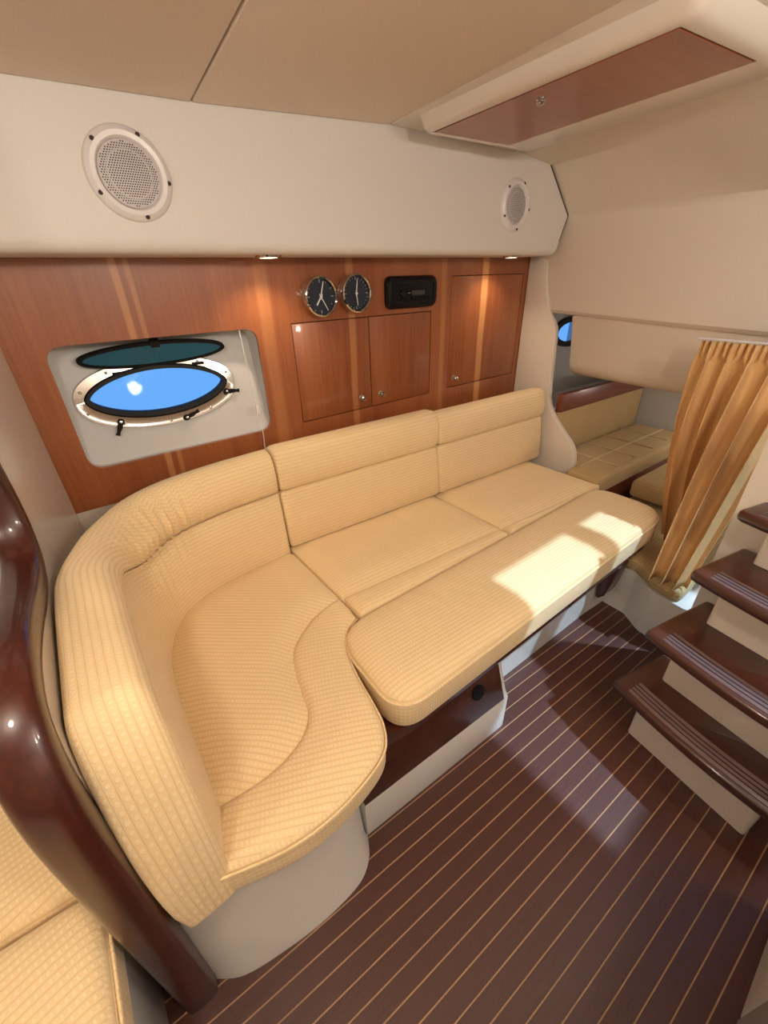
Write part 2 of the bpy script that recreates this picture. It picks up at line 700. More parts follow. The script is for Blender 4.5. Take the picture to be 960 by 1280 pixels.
# ---------------- the hull side behind the settee: cherry panel with window and locker openings
YW = 1.40
wall_back = thing('wall_back', 'cherry veneer side panel of the cabin with window cutout', None, (0.95, YW, 0.0), kind='structure')
TW = lambda a, b, d: (a, YW + d, b)
win_out = rect(-0.005, 0.56, 0.815, 1.151, 0.045, 8)
D1 = (0.686, 1.006, 0.815, 1.152)
D2 = (1.010, 1.330, 0.815, 1.152)
D3 = (1.449, 1.935, 0.819, 1.277)
doors = [D1, D2, D3]
holes = [win_out] + [rect(a - 0.003, b + 0.003, c - 0.003, d + 0.003) for a, b, c, d in (D1, D2, D3)]
# the two left lockers share one frame opening
holes = [win_out, rect(D1[0] - 0.003, D2[1] + 0.003, D1[2] - 0.003, D1[3] + 0.003), rect(D3[0] - 0.003, D3[1] + 0.003, D3[2] - 0.003, D3[3] + 0.003)]
plate('veneer_panel', rect(-0.083, 1.985, 0.70, 1.40), holes, TW, 0.014, 'cherry', wall_back, smooth=False)
box('lower_wall', -0.16, 2.0, YW + 0.004, YW + 0.03, 0.0, 0.70, 'gelcream', wall_back, bevel=0)
box('upper_wall', -1.7, 2.0, YW + 0.004, YW + 0.03, 1.401, 1.78, 'cream', wall_back, bevel=0)
# outer hull skin closing the side of the boat (with openings for the window recess)
plate('hull_skin', rect(-1.75, 3.2, -0.02, 1.80), [rect(-0.03, 0.585, 0.785, 1.18), rect(2.05, 2.75, 0.80, 1.16)],
      lambda a, b, d: (a, 1.56 + d, b), 0.03, 'hull', wall_back, smooth=False)

# ---------------- window recess + porthole
win = thing('window_1', 'oval steel rimmed porthole with its pane swung up in white recess', None, (0.27, 1.45, 0.80), kind='structure')


def back_y(z):
    return 1.425 + (z - 0.80) * 0.22


def TR(a, b, d):            # a across, b up along the sloping hull liner
    return (a, back_y(b) + d, b)


# porthole outline on the liner
def lens(cx, cz, hw, hh, p=1.0, n=48, tip=0.0):
    out = []
    for k in range(n):
        t = 2 * PI * k / n
        c, s = math.cos(t), math.sin(t)
        out.append((cx + hw * math.copysign(abs(c) ** 1.0, c), cz + hh * math.copysign(abs(s) ** p, s)))
    return out


PC = (0.246, 0.992)
# recess walls: rounded sleeve from the panel opening back to the liner
secs = []
for (dy, k) in ((0.0141, 0), (1, 1)):
    s = []
    for p in win_out:
        y = YW + 0.0141 if k == 0 else max(back_y(p[1]) + 0.002, YW + 0.02)
        s.append((p[0], y, p[1]))
    secs.append(s)
sw_ = []
for p in win_out:
    q = (0.2775 + (p[0] - 0.2775) * 1.03, 0.983 + (p[1] - 0.983) * 1.04)
    sw_.append(q)
outer0 = [(q[0], YW + 0.0141, q[1]) for q in sw_]
outer1 = [(q[0], max(back_y(q[1]) + 0.004, YW + 0.022), q[1]) for q in sw_]
loft('recess_sleeve', [secs[1], secs[0], outer0, outer1], 'hull', win, caps=False, thr=30)
plate('recess_liner', rect(-0.02, 0.575, 0.795, 1.165), [lens(PC[0], PC[1] + 0.004, 0.2025, 0.0715, 1.2)], TR, 0.012, 'hull', win, smooth=False)


def ring(name, o, i, d0, d1, mat, parent, lip=0.004):
    """bevelled flat ring between two outlines on the liner"""
    mo = [((a[0] * 0.93 + b[0] * 0.07), (a[1] * 0.93 + b[1] * 0.07)) for a, b in zip(o, i)]
    mi = [((a[0] * 0.1 + b[0] * 0.9), (a[1] * 0.1 + b[1] * 0.9)) for a, b in zip(o, i)]
    ss = [[TR(p[0], p[1], d0) for p in o], [TR(p[0], p[1], d1 + lip) for p in o], [TR(p[0], p[1], d1) for p in mo],
          [TR(p[0], p[1], d1) for p in mi], [TR(p[0], p[1], d1 + lip) for p in i], [TR(p[0], p[1], d0) for p in i]]
    L = len(o)
    verts = [p for s in ss for p in s]
    faces = []
    for k in range(6):
        for j in range(L):
            faces.append((k * L + j, k * L + (j + 1) % L, ((k + 1) % 6) * L + (j + 1) % L, ((k + 1) % 6) * L + j))
    return mk(name, verts, faces, mat, parent, thr=50)


rim_o = lens(PC[0], PC[1], 0.232, 0.098, 0.85)
rim_i = lens(PC[0], PC[1] + 0.004, 0.203, 0.072, 1.2)
gas_o = lens(PC[0], PC[1] + 0.004, 0.2025, 0.0715, 1.2)
gas_i = lens(PC[0], PC[1] + 0.006, 0.190, 0.058, 1.35)
rim = ring('rim', rim_o, rim_i, 0.0, -0.010, 'chrome', win)
ring('gasket', gas_o, gas_i, 0.008, -0.013, 'black', win)
plate('pane', lens(PC[0], PC[1] + 0.005, 0.196, 0.065, 1.25), [], lambda a, b, d: TR(a, b, 0.004 + d), 0.004, 'pane', win, smooth=False)
# rim screws
scr = None
nrm = Vector((0, -1, 0.22)).normalized()
for k in range(10):
    t = 2 * PI * (k + 0.5) / 10
    a = PC[0] + 0.2185 * math.cos(t)
    b = PC[1] + 0.0865 * math.copysign(abs(math.sin(t)) ** 0.92, math.sin(t))
    p = TR(a, b, -0.0102)
    if scr is None:
        scr = lathe('screw', [(0.0045, 0), (0.0045, 0.001), (0.003, 0.0022), (0, 0.0025)], p, nrm, 'chrome', win, n=10, loc=p)
    else:
        inst(scr, 'screw', p, win)
# black wing catches on the lower rim
for k, (a, b, an) in enumerate([(0.11, 0.927, -2.05), (0.292, 0.905, 0.35), (0.438, 0.962, -0.1)]):
    p0 = Vector(TR(a, b, -0.011))
    kn = lathe('catch', [(0.009, 0), (0.010, 0.006), (0.007, 0.012), (0, 0.013)], p0, nrm, 'black', win, n=14)
    d = Vector((math.cos(an), 0, math.sin(an)))
    loft('catch_wing', [[tuple(p0 + nrm * 0.009 + d * s + Vector((-d.z, 0, d.x)) * wv * e1 + nrm * e2 * 0.004) for e1, e2 in ((-1, -1), (1, -1), (1, 1), (-1, 1))]
                        for s, wv in ((0.0, 0.006), (0.018, 0.007), (0.032, 0.004), (0.042, 0.006))], 'black', kn)
    lathe('catch_bolt', [(0.004, 0), (0.004, 0.002), (0, 0.003)], p0 + nrm * 0.013, nrm, 'chrome', kn, n=10)


# lid swung up on its hinges
def TL(a, b, d):            # b runs from the hinge outwards
    return (a, 1.474 - b * 0.36 + d * 0.75, 1.064 + b * 0.93 - 0.0 + d * 0.5)


lid_o = [(0.262 + (p[0]) * 1.0, p[1]) for p in lens(0, 0.038, 0.205, 0.037, 1.0)]
lid_i = [(0.262 + (p[0]) * 1.0, p[1]) for p in lens(0, 0.038, 0.192, 0.029, 1.05)]
lid = plate('swung_up_lid', lid_o, [lid_i], lambda a, b, d: TL(a, b, d), 0.010, 'black', win, smooth=False)
plate('lid_pane', lid_i, [], lambda a, b, d: TL(a, b, d + 0.003), 0.004, 'lidpane', lid, smooth=False)
for a in (0.15, 0.375):
    p = Vector(TL(a, -0.005, -0.004))
    lathe('hinge', [(0, -0.018), (0.005, -0.018), (0.005, 0.018), (0, 0.018)], p, (1, 0, 0), 'black', lid, n=10)
loft('lid_catch', [[TL(0.262 + sx * 0.012, b, d) for sx, d in ((-1, -0.004), (1, -0.004), (1, 0.014), (-1, 0.014))] for b in (0.062, 0.080)], 'black', lid)

# small pull cord hanging at the window edge
cord = tag(tube('pull_cord', catmull([(0.500, 1.392, 1.15), (0.506, 1.390, 1.0), (0.512, 1.388, 0.90), (0.516, 1.385, 0.82), (0.512, 1.386, 0.74)], 5), 0.0016, 'white', None, n=6),
           'thin white pull cord hanging beside the porthole recess', 'cord')
box('cord_toggle', 0.505, 0.517, 1.380, 1.389, 0.885, 0.915, 'white', cord, bevel=0.002)

# ---------------- lockers in the side panel
labels = ['plain cherry locker door under the round clock', 'narrow cherry locker door under the black radio',
          'tall cherry locker door beside the pale bulkhead pillar']
knobs = [(0.956, 0.858), (1.053, 0.858), (1.487, 0.858)]
for (a, b, c, d), lb, kp in zip(doors, labels, knobs):
    t = thing('wall_locker', lb, 'locker', ((a + b) / 2, YW, c), 'cherry lockers in the side panel')
    dr = box('door', a, b, YW + 0.0005, YW + 0.0135, c, d, 'cherry', t, bevel=0.0012)
    box('carcass', a - 0.002, b + 0.0015, YW + 0.0142, YW + 0.10, c - 0.003, d + 0.003, 'seam', t, bevel=0)
    lathe('knob', [(0.012, 0), (0.012, 0.002), (0.006, 0.004), (0.005, 0.010), (0.009, 0.014), (0.0105, 0.020), (0.008, 0.024), (0, 0.025)],
          (kp[0], YW + 0.0005, kp[1]), (0, -1, 0), 'chrome', dr, n=20)


# ---------------- clock and barometer
def gauge(cx, cz, r, label, hands, cat, numerals):
    t = thing('wall_clock' if cat == 'clock' else 'barometer', label, cat, (cx, YW, cz - r))
    lathe('case', [(0, -0.0), (r * 0.93, 0.0), (r * 0.98, -0.012), (r * 0.98, -0.030), (r * 0.9, -0.034)], (cx, YW, cz), (0, 1, 0), 'chrome', t, n=48)
    lathe('bezel', [(r * 0.86, -0.026), (r * 0.98, -0.0305), (r, -0.034), (r * 0.98, -0.041), (r * 0.91, -0.044), (r * 0.86, -0.040), (r * 0.86, -0.026)],
          (cx, YW, cz), (0, 1, 0), 'chrome', t, n=48)
    lathe('dial', [(0, -0.028), (r * 0.86, -0.028), (r * 0.86, -0.030), (0, -0.030)], (cx, YW, cz), (0, 1, 0), 'dial', t, n=40)

    def bar(nm, ang, r0, r1, w0, w1, y, mat='mark'):
        s, c = math.sin(ang), math.cos(ang)
        pts = []
        for yy in (YW + y, YW + y - 0.0012):
            for rr, ww in ((r0, w0), (r1, w1)):
                for e in (-1, 1):
                    pts.append((cx + s * rr + c * ww * e, yy, cz + c * rr - s * ww * e))
        mk(nm, pts, [(0, 1, 3, 2), (4, 5, 7, 6), (0, 1, 5, 4), (2, 3, 7, 6), (0, 2, 6, 4), (1, 3, 7, 5)], mat, t, smooth=False)
    for k in range(numerals):
        big = k % (numerals // 4) == 0
        bar('hour_mark', 2 * PI * k / numerals, r * (0.66 if big else 0.72), r * 0.80, r * (0.028 if big else 0.016), r * (0.028 if big else 0.016), -0.0301, 'dim')
    for nm, ang, ln, w0, w1 in hands:
        bar(nm, math.radians(ang), -r * 0.14, r * ln, w0, w1, -0.033)
    lathe('hand_cap', [(0, -0.038), (0.004, -0.037), (0.004, -0.032)], (cx, YW, cz), (0, 1, 0), 'mark', t, n=14)
    return t


gauge(0.790, 1.231, 0.063, 'chrome rimmed round clock with dark dial and three hands', [('hour_hand', 215, 0.5, 0.0026, 0.0018), ('minute_hand', 16, 0.74, 0.0020, 0.0012), ('second_hand', 150, 0.78, 0.0012, 0.0008)], 'clock', 12)
gauge(0.935, 1.235, 0.063, 'chrome rimmed round barometer with two near vertical needles', [('pointer', 8, 0.72, 0.0018, 0.0008), ('set_hand', 174, 0.62, 0.0018, 0.0010)], 'barometer', 24)

# ---------------- radio
ra = thing('radio', 'glossy black marine radio unit recessed above locker door', 'radio', (1.21, YW, 1.172))
secs = []
for y, g in ((0.0, 0.0), (-0.012, 0.0), (-0.022, 0.006), (-0.026, 0.018)):
    secs.append([(p[0], YW + y, p[1]) for p in ccw(fillet([(1.085 + g, 1.172 + g), (1.345 - g, 1.172 + g), (1.345 - g, 1.285 - g), (1.085 + g, 1.285 - g)], 0.03, 5))])
loft('housing', secs, 'gloss_black', ra, thr=25)
plate('face_rim', rect(1.105, 1.325, 1.192, 1.266, 0.012), [rect(1.112, 1.318, 1.199, 1.259, 0.008)], lambda a, b, d: (a, YW - 0.0285 + d, b), 0.003, 'gloss_black', ra, smooth=False)
box('display', 1.200, 1.270, YW - 0.0275, YW - 0.0255, 1.218, 1.234, 'screen', ra, bevel=0)
lathe('dial_knob', [(0.014, 0), (0.014, 0.006), (0.011, 0.009), (0, 0.009)], (1.155, YW - 0.026, 1.225), (0, -1, 0), 'gloss_black', ra, n=20)
for x in (1.182, 1.188):
    lathe('button', [(0.0022, 0), (0.0022, 0.003), (0, 0.004)], (x, YW - 0.026, 1.226), (0, -1, 0), 'chrome', ra, n=8)
for k in range(6):
    box('key', 1.203 + k * 0.017, 1.215 + k * 0.017, YW - 0.029, YW - 0.0255, 1.204, 1.212, 'gloss_black', ra, bevel=0.001)


# ---------------- ceiling
def zc(x):
    return 1.597 + 0.062 * min(max(x, -0.6), 0.95)


ceil = thing('ceiling', 'cream vinyl headliner panels over the cabin', None, (0.4, 0.4, 1.6), kind='structure')


def ceil_panel(x00, x01, x10, x11, y0, y1, mat='headliner', zt=0.02):
    """x00,x01 = left/right edge at y0 ; x10,x11 at y1"""
    v = []
    for dz in (0, zt):
        v += [(x00, y0, zc(x00) + dz), (x01, y0, zc(x01) + dz), (x11, y1, zc(x11) + dz), (x10, y1, zc(x10) + dz)]
    f = [(0, 1, 2, 3), (4, 5, 6, 7), (0, 1, 5, 4), (1, 2, 6, 5), (2, 3, 7, 6), (3, 0, 4, 7)]
    return mk('headliner_panel', v, f, mat, ceil, bevel=0.004, bseg=3)


g = 0.0018


def xs1(y):
    return 0.425 + (y - 1.23) * 0.115


def xs2(y):
    return 0.975 + (y - 1.23) * 0.105


ceil_panel(-1.7, xs1(-1.2) - g, -1.7, xs1(1.2135) - g, -1.2, 1.2135)
ceil_panel(xs1(-1.2) + g, xs2(-1.2) - g, xs1(1.2135) + g, xs2(1.2135) - g, -1.2, 1.2135)
ceil_panel(xs2(-1.2) + g, 1.36, xs2(0.30) + g, 1.36, -1.2, 0.30, 'headliner')
ceil_panel(xs2(0.3) + g, 1.50, xs2(1.2135) + g, 1.60, 0.302, 1.2135, 'gelcream')
# deck above, with the companionway opening over the stairs
plate('deck', rect(-1.75, 3.2, -1.4, 1.6), [rect(1.36, 2.27, -0.75, 0.10)], lambda a, b, d: (a, b, 1.72 + d), 0.05, 'hull', ceil, smooth=False)
box('hatch_bar', 1.83, 1.93, -0.76, 0.11, 1.735, 1.765, 'gelcoat', ceil, bevel=0.004)
# coaming round the opening
for (a, b, c, d) in ((1.34, 1.359, -0.77, 0.12), (2.271, 2.29, -0.77, 0.12), (1.36, 2.27, -0.77, -0.751), (1.36, 2.27, 0.101, 0.12)):
    box('coaming', a, b, c, d, 1.60, 1.7195, 'gelcream', ceil, bevel=0.003)

# ---------------- valance along the hull side with rounded lower edge
YV = 1.215
val = thing('trim_1', 'pale padded valance under the headliner', None, (0.9, 1.3, 1.34), kind='structure')
prof = [(YV, 1.0)]


def val_sec(x, top, k=0.0):
    pr = [(YV, top), (YV, 1.372)]
    for j in range(1, 7):
        a = j / 6 * PI / 2
        pr.append((YV + 0.028 * (1 - math.cos(a)), 1.372 - 0.028 * math.sin(a)))
    pr += [(1.396, 1.344), (1.396, top)]
    return [(x + k * 0, y, z) for y, z in pr]


secs = []
for x, zb in ((-0.5, 0), (0.0, 0), (0.4, 0), (0.95, 0), (1.5, 0)):
    secs.append(val_sec(x, zc(x) + 0.015))
# shaped right end: leans out to a point and back in
end = []
for (y, z) in [(p[1], p[2]) for p in val_sec(0, 1.642)]:
    if z > 1.487:
        x = 1.765 + (1.642 - z) / (1.642 - 1.487) * 0.172
    else:
        x = 1.937 - (1.487 - z) / (1.487 - 1.344) * 0.055
    end.append((x, y, z))
# give the face an extra loop at the point of the end
secs2 = []
for s in secs:
    secs2.append([s[0], (s[0][0], YV, 1.487)] + s[1:])
e2 = [end[0], (1.937, YV, 1.487)] + end[1:]
loft('valance_body', secs2 + [e2], 'valance', val, thr=30)
ft = [(p[0] + 0.002, p[1], p[2]) for p in e2]
tube('end_piping', [(1.767, YV - 0.001, 1.640), (1.939, YV - 0.001, 1.487), (1.90, YV + 0.0, 1.395), (1.885, YV + 0.02, 1.347)], 0.0018, 'seam', val, n=6)


# speakers
def speaker(cx, cz, r, label):
    t = thing('speaker', label, 'speaker', (cx, YV, cz - r))
    lathe('bezel', [(r * 0.70, 0.0), (r, 0.0), (r, 0.003), (r * 0.95, 0.009), (r * 0.86, 0.014), (r * 0.76, 0.013), (r * 0.70, 0.006), (r * 0.70, 0.0)], (cx, YV, cz), (0, -1, 0), 'white', t, n=56)
    # perforated grille: shallow dome with rows of dark holes
    gd = lathe('grille', [(r * 0.70, 0.001), (r * 0.70, 0.007), (r * 0.5, 0.010), (r * 0.25, 0.0115), (0, 0.012)], (cx, YV, cz), (0, -1, 0), 'grille', t, n=40)
    vv, ff = [], []
    st = r * 0.058
    hr = st * 0.30
    nj = int(r * 0.66 / (st * 0.866)) + 1
    for j in range(-nj, nj + 1):
        for i in range(-nj - 2, nj + 3):
            a = (i + (0.5 if j % 2 else 0)) * st
            b = j * st * 0.866
            q = math.hypot(a, b)
            if q > r * 0.655:
                continue
            y = YV - (0.0122 - 0.0052 * (q / (r * 0.70)) ** 2) - 0.0004
            n0 = len(vv)
            for m_ in range(6):
                vv.append((cx + a + hr * math.cos(m_ * PI / 3), y, cz + b + hr * math.sin(m_ * PI / 3)))
            ff.append(tuple(range(n0, n0 + 6)))
    ho = mk('grille_holes', vv, ff, 'dark', gd, smooth=False)
    ho['kind'] = 'stuff'
    s0 = None
    for k in range(5):
        a = math.radians(126 - 72 * k + 10)
        p = (cx + r * 0.90 * math.cos(a), YV - 0.0115, cz + r * 0.90 * math.sin(a))
        if s0 is None:
            s0 = lathe('screw', [(0, 0.0), (0.0045, 0.0), (0.0045, 0.002), (0, 0.003)], p, (0, -1, 0), 'seam', t, n=10, loc=p)
        else:
            inst(s0, 'screw', p, t)


speaker(0.262, 1.486, 0.083, 'round white speaker in the valance above the porthole')
speaker(1.572, 1.503, 0.083, 'round white speaker in the valance above the tall locker')

# downlights under the valance
for x, lb in ((0.580, 'lit recessed downlight under the valance near the clock'), (1.665, 'lit recessed downlight under the valance above the tall locker')):
    t = thing('downlight', lb, 'downlight', (x, 1.275, 1.335), 'downlights under the valance')
    lathe('rim', [(0.026, 0.0), (0.036, 0.0), (0.035, 0.004), (0.026, 0.006), (0.026, 0.0)], (x, 1.275, 1.3438), (0, 0, -1), 'chrome', t, n=28)
    lathe('lens', [(0, 0.001), (0.026, 0.001), (0.024, 0.004), (0, 0.006)], (x, 1.275, 1.3438), (0, 0, -1), 'lens', t, n=24)
    l = bpy.data.lights.new('downlight_beam', 'SPOT')
    l.energy = 3.2
    l.spot_size = math.radians(125)
    l.spot_blend = 0.7
    l.color = (1.0, 0.80, 0.56)
    l.shadow_soft_size = 0.02
    lo = bpy.data.objects.new('downlight_beam', l)
    C.objects.link(lo)
    lo.parent = t
    lo.location = (0, 0, -0.004)
    lo.rotation_euler = (math.radians(8), 0, 0)

# ---------------- aft overhead: sloped headliner and boxed beam
aft = thing('trim_2', 'cream padded overhead beam at the aft end of the cabin', None, (1.9, 0.8, 1.08), kind='structure')


def beam_sec(y, A, A2, B, Cc):
    pts = [(A[0], A[1]), (A2[0], A2[1]), (B[0] - 0.012, B[1] + 0.012), (B[0] + 0.002, B[1] - 0.014)]
    pts += [(Cc[0], Cc[1] + 0.05), (Cc[0] + 0.004, Cc[1] + 0.015), (Cc[0] + 0.02, Cc[1]), (Cc[0] + 0.10, Cc[1] + 0.0)]
    pts += [(2.65, Cc[1]), (2.65, 1.715), (A[0], 1.715)]
    return [(x, y, z) for x, z in pts]


secs = [beam_sec(1.385, (1.585, 1.658), (1.80, 1.640), (1.955, 1.487), (1.99, 1.112)),
        beam_sec(1.20, (1.575, 1.658), (1.78, 1.640), (1.945, 1.487), (1.985, 1.108)),
        beam_sec(0.80, (1.53, 1.656), (1.70, 1.638), (1.965, 1.482), (1.98, 1.086)),
        beam_sec(0.50, (1.50, 1.654), (1.63, 1.636), (1.985, 1.478), (1.98, 1.072)),
        beam_sec(0.27, (1.475, 1.652), (1.56, 1.634), (2.00, 1.474), (1.98, 1.064))]
loft('beam_body', secs, 'cream', aft, thr=28)

# ---------------- right bulkhead pillar with S shaped edge
pil = thing('wall_right', 'cream half bulkhead at the end of the settee with S curved edge', None, (1.985, 1.2, 0.0), kind='structure')
edge = catmull([(1.300, 1.40), (1.292, 1.25), (1.262, 1.13), (1.210, 1.05), (1.198, 0.94), (1.188, 0.78), (1.176, 0.70), (1.135, 0.63), (1.068, 0.562), (1.005, 0.498), (0.980, 0.42), (0.972, 0.30), (0.975, 0.10)], 5)
outl = [(1.398, 0.0)] + [(0.975, 0.0)] + edge[::-1] + [(1.398, 1.40)]
plate('pillar_panel', outl, [], lambda a, b, d: (1.968 + d + (1.398 - a) * 0.02, a, b), 0.03, 'cream', pil, bevel=0.004, thr=50)

# ---------------- left partition with varnished wavy trim
part = thing('wall_left', 'cream half bulkhead beside the settee', None, (-0.13, 0.95, 0.0), kind='structure')


def px(y):
    return -0.142 if y < 1.05 else -0.083 - (1.40 - y) * 0.1686


top = catmull([(0.452, 0.0), (0.450, 0.35), (0.450, 0.60), (0.455, 0.72), (0.475, 0.795), (0.52, 0.842), (0.60, 0.855), (0.70, 0.842), (0.82, 0.815), (0.92, 0.802), (0.99, 0.815), (1.035, 0.86), (1.05, 0.93), (1.045, 1.02), (1.03, 1.20), (1.03, 1.60)], 5)
plate('partition_panel', [(1.398, 0.0)] + [p for p in top] + [(1.398, 1.60)], [], lambda a, b, d: (px(a) - d, a, b), 0.055, 'gelcream', part, smooth=False)
trim = thing('trim_3', 'glossy dark mahogany wavy edge moulding on the half bulkhead', None, (-0.17, 0.43, 0.0), kind='structure')
TP = [Vector((0, p[0], p[1])) for p in top]
secs = []
npf = 16
for i, p in enumerate(TP):
    tg = (TP[min(i + 1, len(TP) - 1)] - TP[max(i - 1, 0)]).normalized()
    nn = Vector((0, -tg.z, tg.y))      # outwards (towards the camera / up)
    s = []
    for k in range(npf):
        a = 2 * PI * k / npf
        cx_, cy_ = math.cos(a), math.sin(a)
        ex = math.copysign(abs(cx_) ** 0.55, cx_) * 0.032
        en = math.copysign(abs(cy_) ** 0.6, cy_) * 0.028 - 0.006
        q = p + nn * en
        s.append((-0.142 - 0.030 + ex, q.y, max(q.z, 0.0)))
    secs.append(s)
loft('moulding', secs, 'mahogany', trim, thr=60)

# ---------------- far aft structure
aftw = thing('wall_aft', 'white aft cabin end wall', None, (2.9, 0.8, 0.0), kind='structure')
box('aft_panel', 2.88, 2.91, -1.2, 1.56, 0.0, 1.72, 'hull', aftw, bevel=0)
plate('side_liner', rect(1.999, 2.88, 0.0, 1.72), [lens(2.40, 0.985, 0.13, 0.055, 1.0, 32)], lambda a, b, d: (a, 1.40 + (a - 2.0) * math.tan(ANG) + d, b), 0.02, 'hull', aftw, smooth=False)
win2 = thing('window_2', 'small dark rimmed porthole glimpsed in the aft cabin', None, (2.40, 1.38, 0.93), kind='structure')


def T2(a, b, d):
    return (a, 1.40 + (a - 2.0) * math.tan(ANG) + d, b)


plate('rim', lens(2.40, 0.985, 0.155, 0.080, 0.9, 32), [lens(2.40, 0.985, 0.125, 0.052, 1.0, 32)], lambda a, b, d: T2(a, b, d - 0.014), 0.0135, 'black', win2, smooth=False)
plate('pane', lens(2.40, 0.985, 0.128, 0.053, 1.0, 32), [], lambda a, b, d: T2(a, b, d + 0.004), 0.004, 'pane', win2, smooth=False)

# outer end walls (bow, opposite side, stern) that close the cabin
box('wall_front', -1.75, -1.70, -1.4, 1.6, 0.0, 1.75, 'cream', None, bevel=0)['kind'] = 'structure'
box('wall_opposite', -1.70, 3.2, -1.30, -1.25, 0.0, 1.72, 'cream', None, bevel=0)['kind'] = 'structure'
box('wall_stern', 2.95, 3.2, -1.25, 1.6, 0.0, 1.72, 'hull', None, bevel=0)['kind'] = 'structure'

# ================================================================== CEILING LOCKER HATCH
ch = thing('ceiling_locker', 'overhead locker with mahogany lid in a cream moulded frame', 'locker', (1.13, 0.75, 1.60))
HQ = [(1.028, 1.085), (0.985, 0.470), (1.250, 0.440), (1.318, 1.062)]      # lid corners (plan)
ctr = Vector((sum(p[0] for p in HQ) / 4, sum(p[1] for p in HQ) / 4))


def grow(d_left, d_near, d_right, d_far):
    a, b, c, d = [Vector(p) for p in HQ]
    ux = Vector((1, -0.06)).normalized()
    uy = Vector((0.07, 1)).normalized()
    return [tuple(a - ux * d_left + uy * d_far), tuple(b - ux * d_left - uy * d_near), tuple(c + ux * d_right - uy * d_near), tuple(d + ux * d_right + uy * d_far)]


ZB = 1.622
o0 = fillet(grow(0.040, 0.058, 0.18, 0.035), 0.03, 5)
o1 = fillet(grow(0.036, 0.050, 0.15, 0.03), 0.03, 5)
o2 = fillet(grow(0.018, 0.024, 0.12, 0.022), 0.025, 5)
o3 = fillet(grow(0.004, 0.004, 0.004, 0.004), 0.003, 5)
om = fillet(grow(0.029, 0.040, 0.14, 0.027), 0.028, 5)
secs = [[(p[0], p[1], 1.656) for p in o0], [(p[0], p[1], 1.645) for p in o1], [(p[0], p[1], 1.629) for p in om], [(p[0], p[1], ZB) for p in o2], [(p[0], p[1], ZB) for p in o3], [(p[0], p[1], 1.656) for p in o3]]
loft('frame', secs, 'gelcream', ch, caps=False, thr=40)
lidp = fillet(HQ, 0.003, 3)
secs = [[(p[0], p[1], ZB - 0.001) for p in lidp], [(p[0], p[1], ZB + 0.015) for p in lidp]]
hl = loft('lid', secs, 'lidwood', ch, thr=40)
lathe('latch_knob', [(0.010, 0), (0.010, 0.003), (0.006, 0.004), (0.006, 0.006), (0.009, 0.008), (0.007, 0.011), (0, 0.012)], (1.058, 0.775, ZB - 0.001), (0, 0, -1), 'chrome', hl, n=16)

# cabin ceiling lamps (above and behind the viewpoint), the last added to brighten partition and beam
for k, (x, y, e) in enumerate([(-0.25, 0.25, 8.0), (0.42, -0.50, 16.0), (-0.85, 0.35, 8.0), (1.0, -0.42, 12.0)]):
    lb = ['round ceiling lamp over the settee end', 'round ceiling lamp over the galley side', 'round ceiling lamp over the forward berth', 'round fill lamp added near the companionway stairs'][k]
    t = thing('ceiling_lamp', lb, 'lamp', (x, y, zc(x) - 0.03), 'round ceiling lamps')
    lathe('rim', [(0.062, 0.0), (0.078, 0.0), (0.076, 0.010), (0.062, 0.014), (0.062, 0.0)], (x, y, zc(x) - 0.006), (0, 0, -1), 'chrome', t, n=32)
    lathe('lens', [(0, 0.002), (0.061, 0.002), (0.056, 0.022), (0.04, 0.036), (0.02, 0.042), (0, 0.044)], (x, y, zc(x) - 0.006), (0, 0, -1), 'warm', t, n=28)
    l = bpy.data.lights.new('lamp_light', 'POINT')
    l.shadow_soft_size = 0.045
    l.energy = e
    l.color = (1.0, 0.91, 0.80)
    lo = bpy.data.objects.new('lamp_light', l)
    C.objects.link(lo)
    lo.parent = t
    lo.location = (0, 0, -0.075)

# ================================================================== SETTEE
# ---------------- moulded base
base = thing('settee_base', 'white moulded settee base with curved front under the corner seat', 'base', (0.7, 0.8, 0.0))
fr = catmull([(-0.140, 0.462), (-0.09, 0.442), (0.0, 0.424), (0.09, 0.414), (0.17, 0.418), (0.215, 0.440), (0.240, 0.475)], 6)
plan_top = fr + [(0.2605, 0.56), (0.285, 0.57), (0.285, 1.36), (-0.085, 1.36), (-0.1405, 1.05)]
plan_bot = catmull([(-0.140, 0.455), (-0.09, 0.428), (0.0, 0.408), (0.09, 0.398), (0.18, 0.402), (0.228, 0.428), (0.255, 0.466)], 6) + [(0.2605, 0.56), (0.285, 0.57), (0.285, 1.36), (-0.085, 1.36), (-0.1405, 1.05)]
plan_fil = catmull([(-0.1405, 0.452), (-0.09, 0.420), (0.0, 0.400), (0.09, 0.390), (0.185, 0.394), (0.234, 0.420), (0.2605, 0.462)], 6) + [(0.2605, 0.56), (0.285, 0.57), (0.285, 1.36), (-0.085, 1.36), (-0.1405, 1.05)]
loft('curved_front', [[(p[0], p[1], 0.0) for p in plan_fil], [(p[0], p[1], 0.006) for p in plan_fil], [(p[0], p[1], 0.02) for p in plan_bot], [(p[0], p[1], 0.318) for p in plan_top]], 'gelcoat', base, thr=40)
# long base under the two straight seats
lb_ = [(0.286, 0.79), (1.60, 0.79), (1.95, 0.79), (1.95, 1.36), (0.286, 1.36)]
lo_ = fillet([(0.286, 0.560), (0.80, 0.558), (1.46, 0.545), (1.60, 0.535), (1.60, 0.789), (0.286, 0.789)], [0, 0, 0.1, 0, 0, 0], 5)
loft('step_base', [[(p[0], p[1], z) for p in lo_] for z in (0.0, 0.266)], 'gelcoat', base, thr=40)
loft('straight_base', [[(p[0], p[1], z) for p in lb_] for z in (0.0, 0.308)], 'gelcoat', base, thr=40)

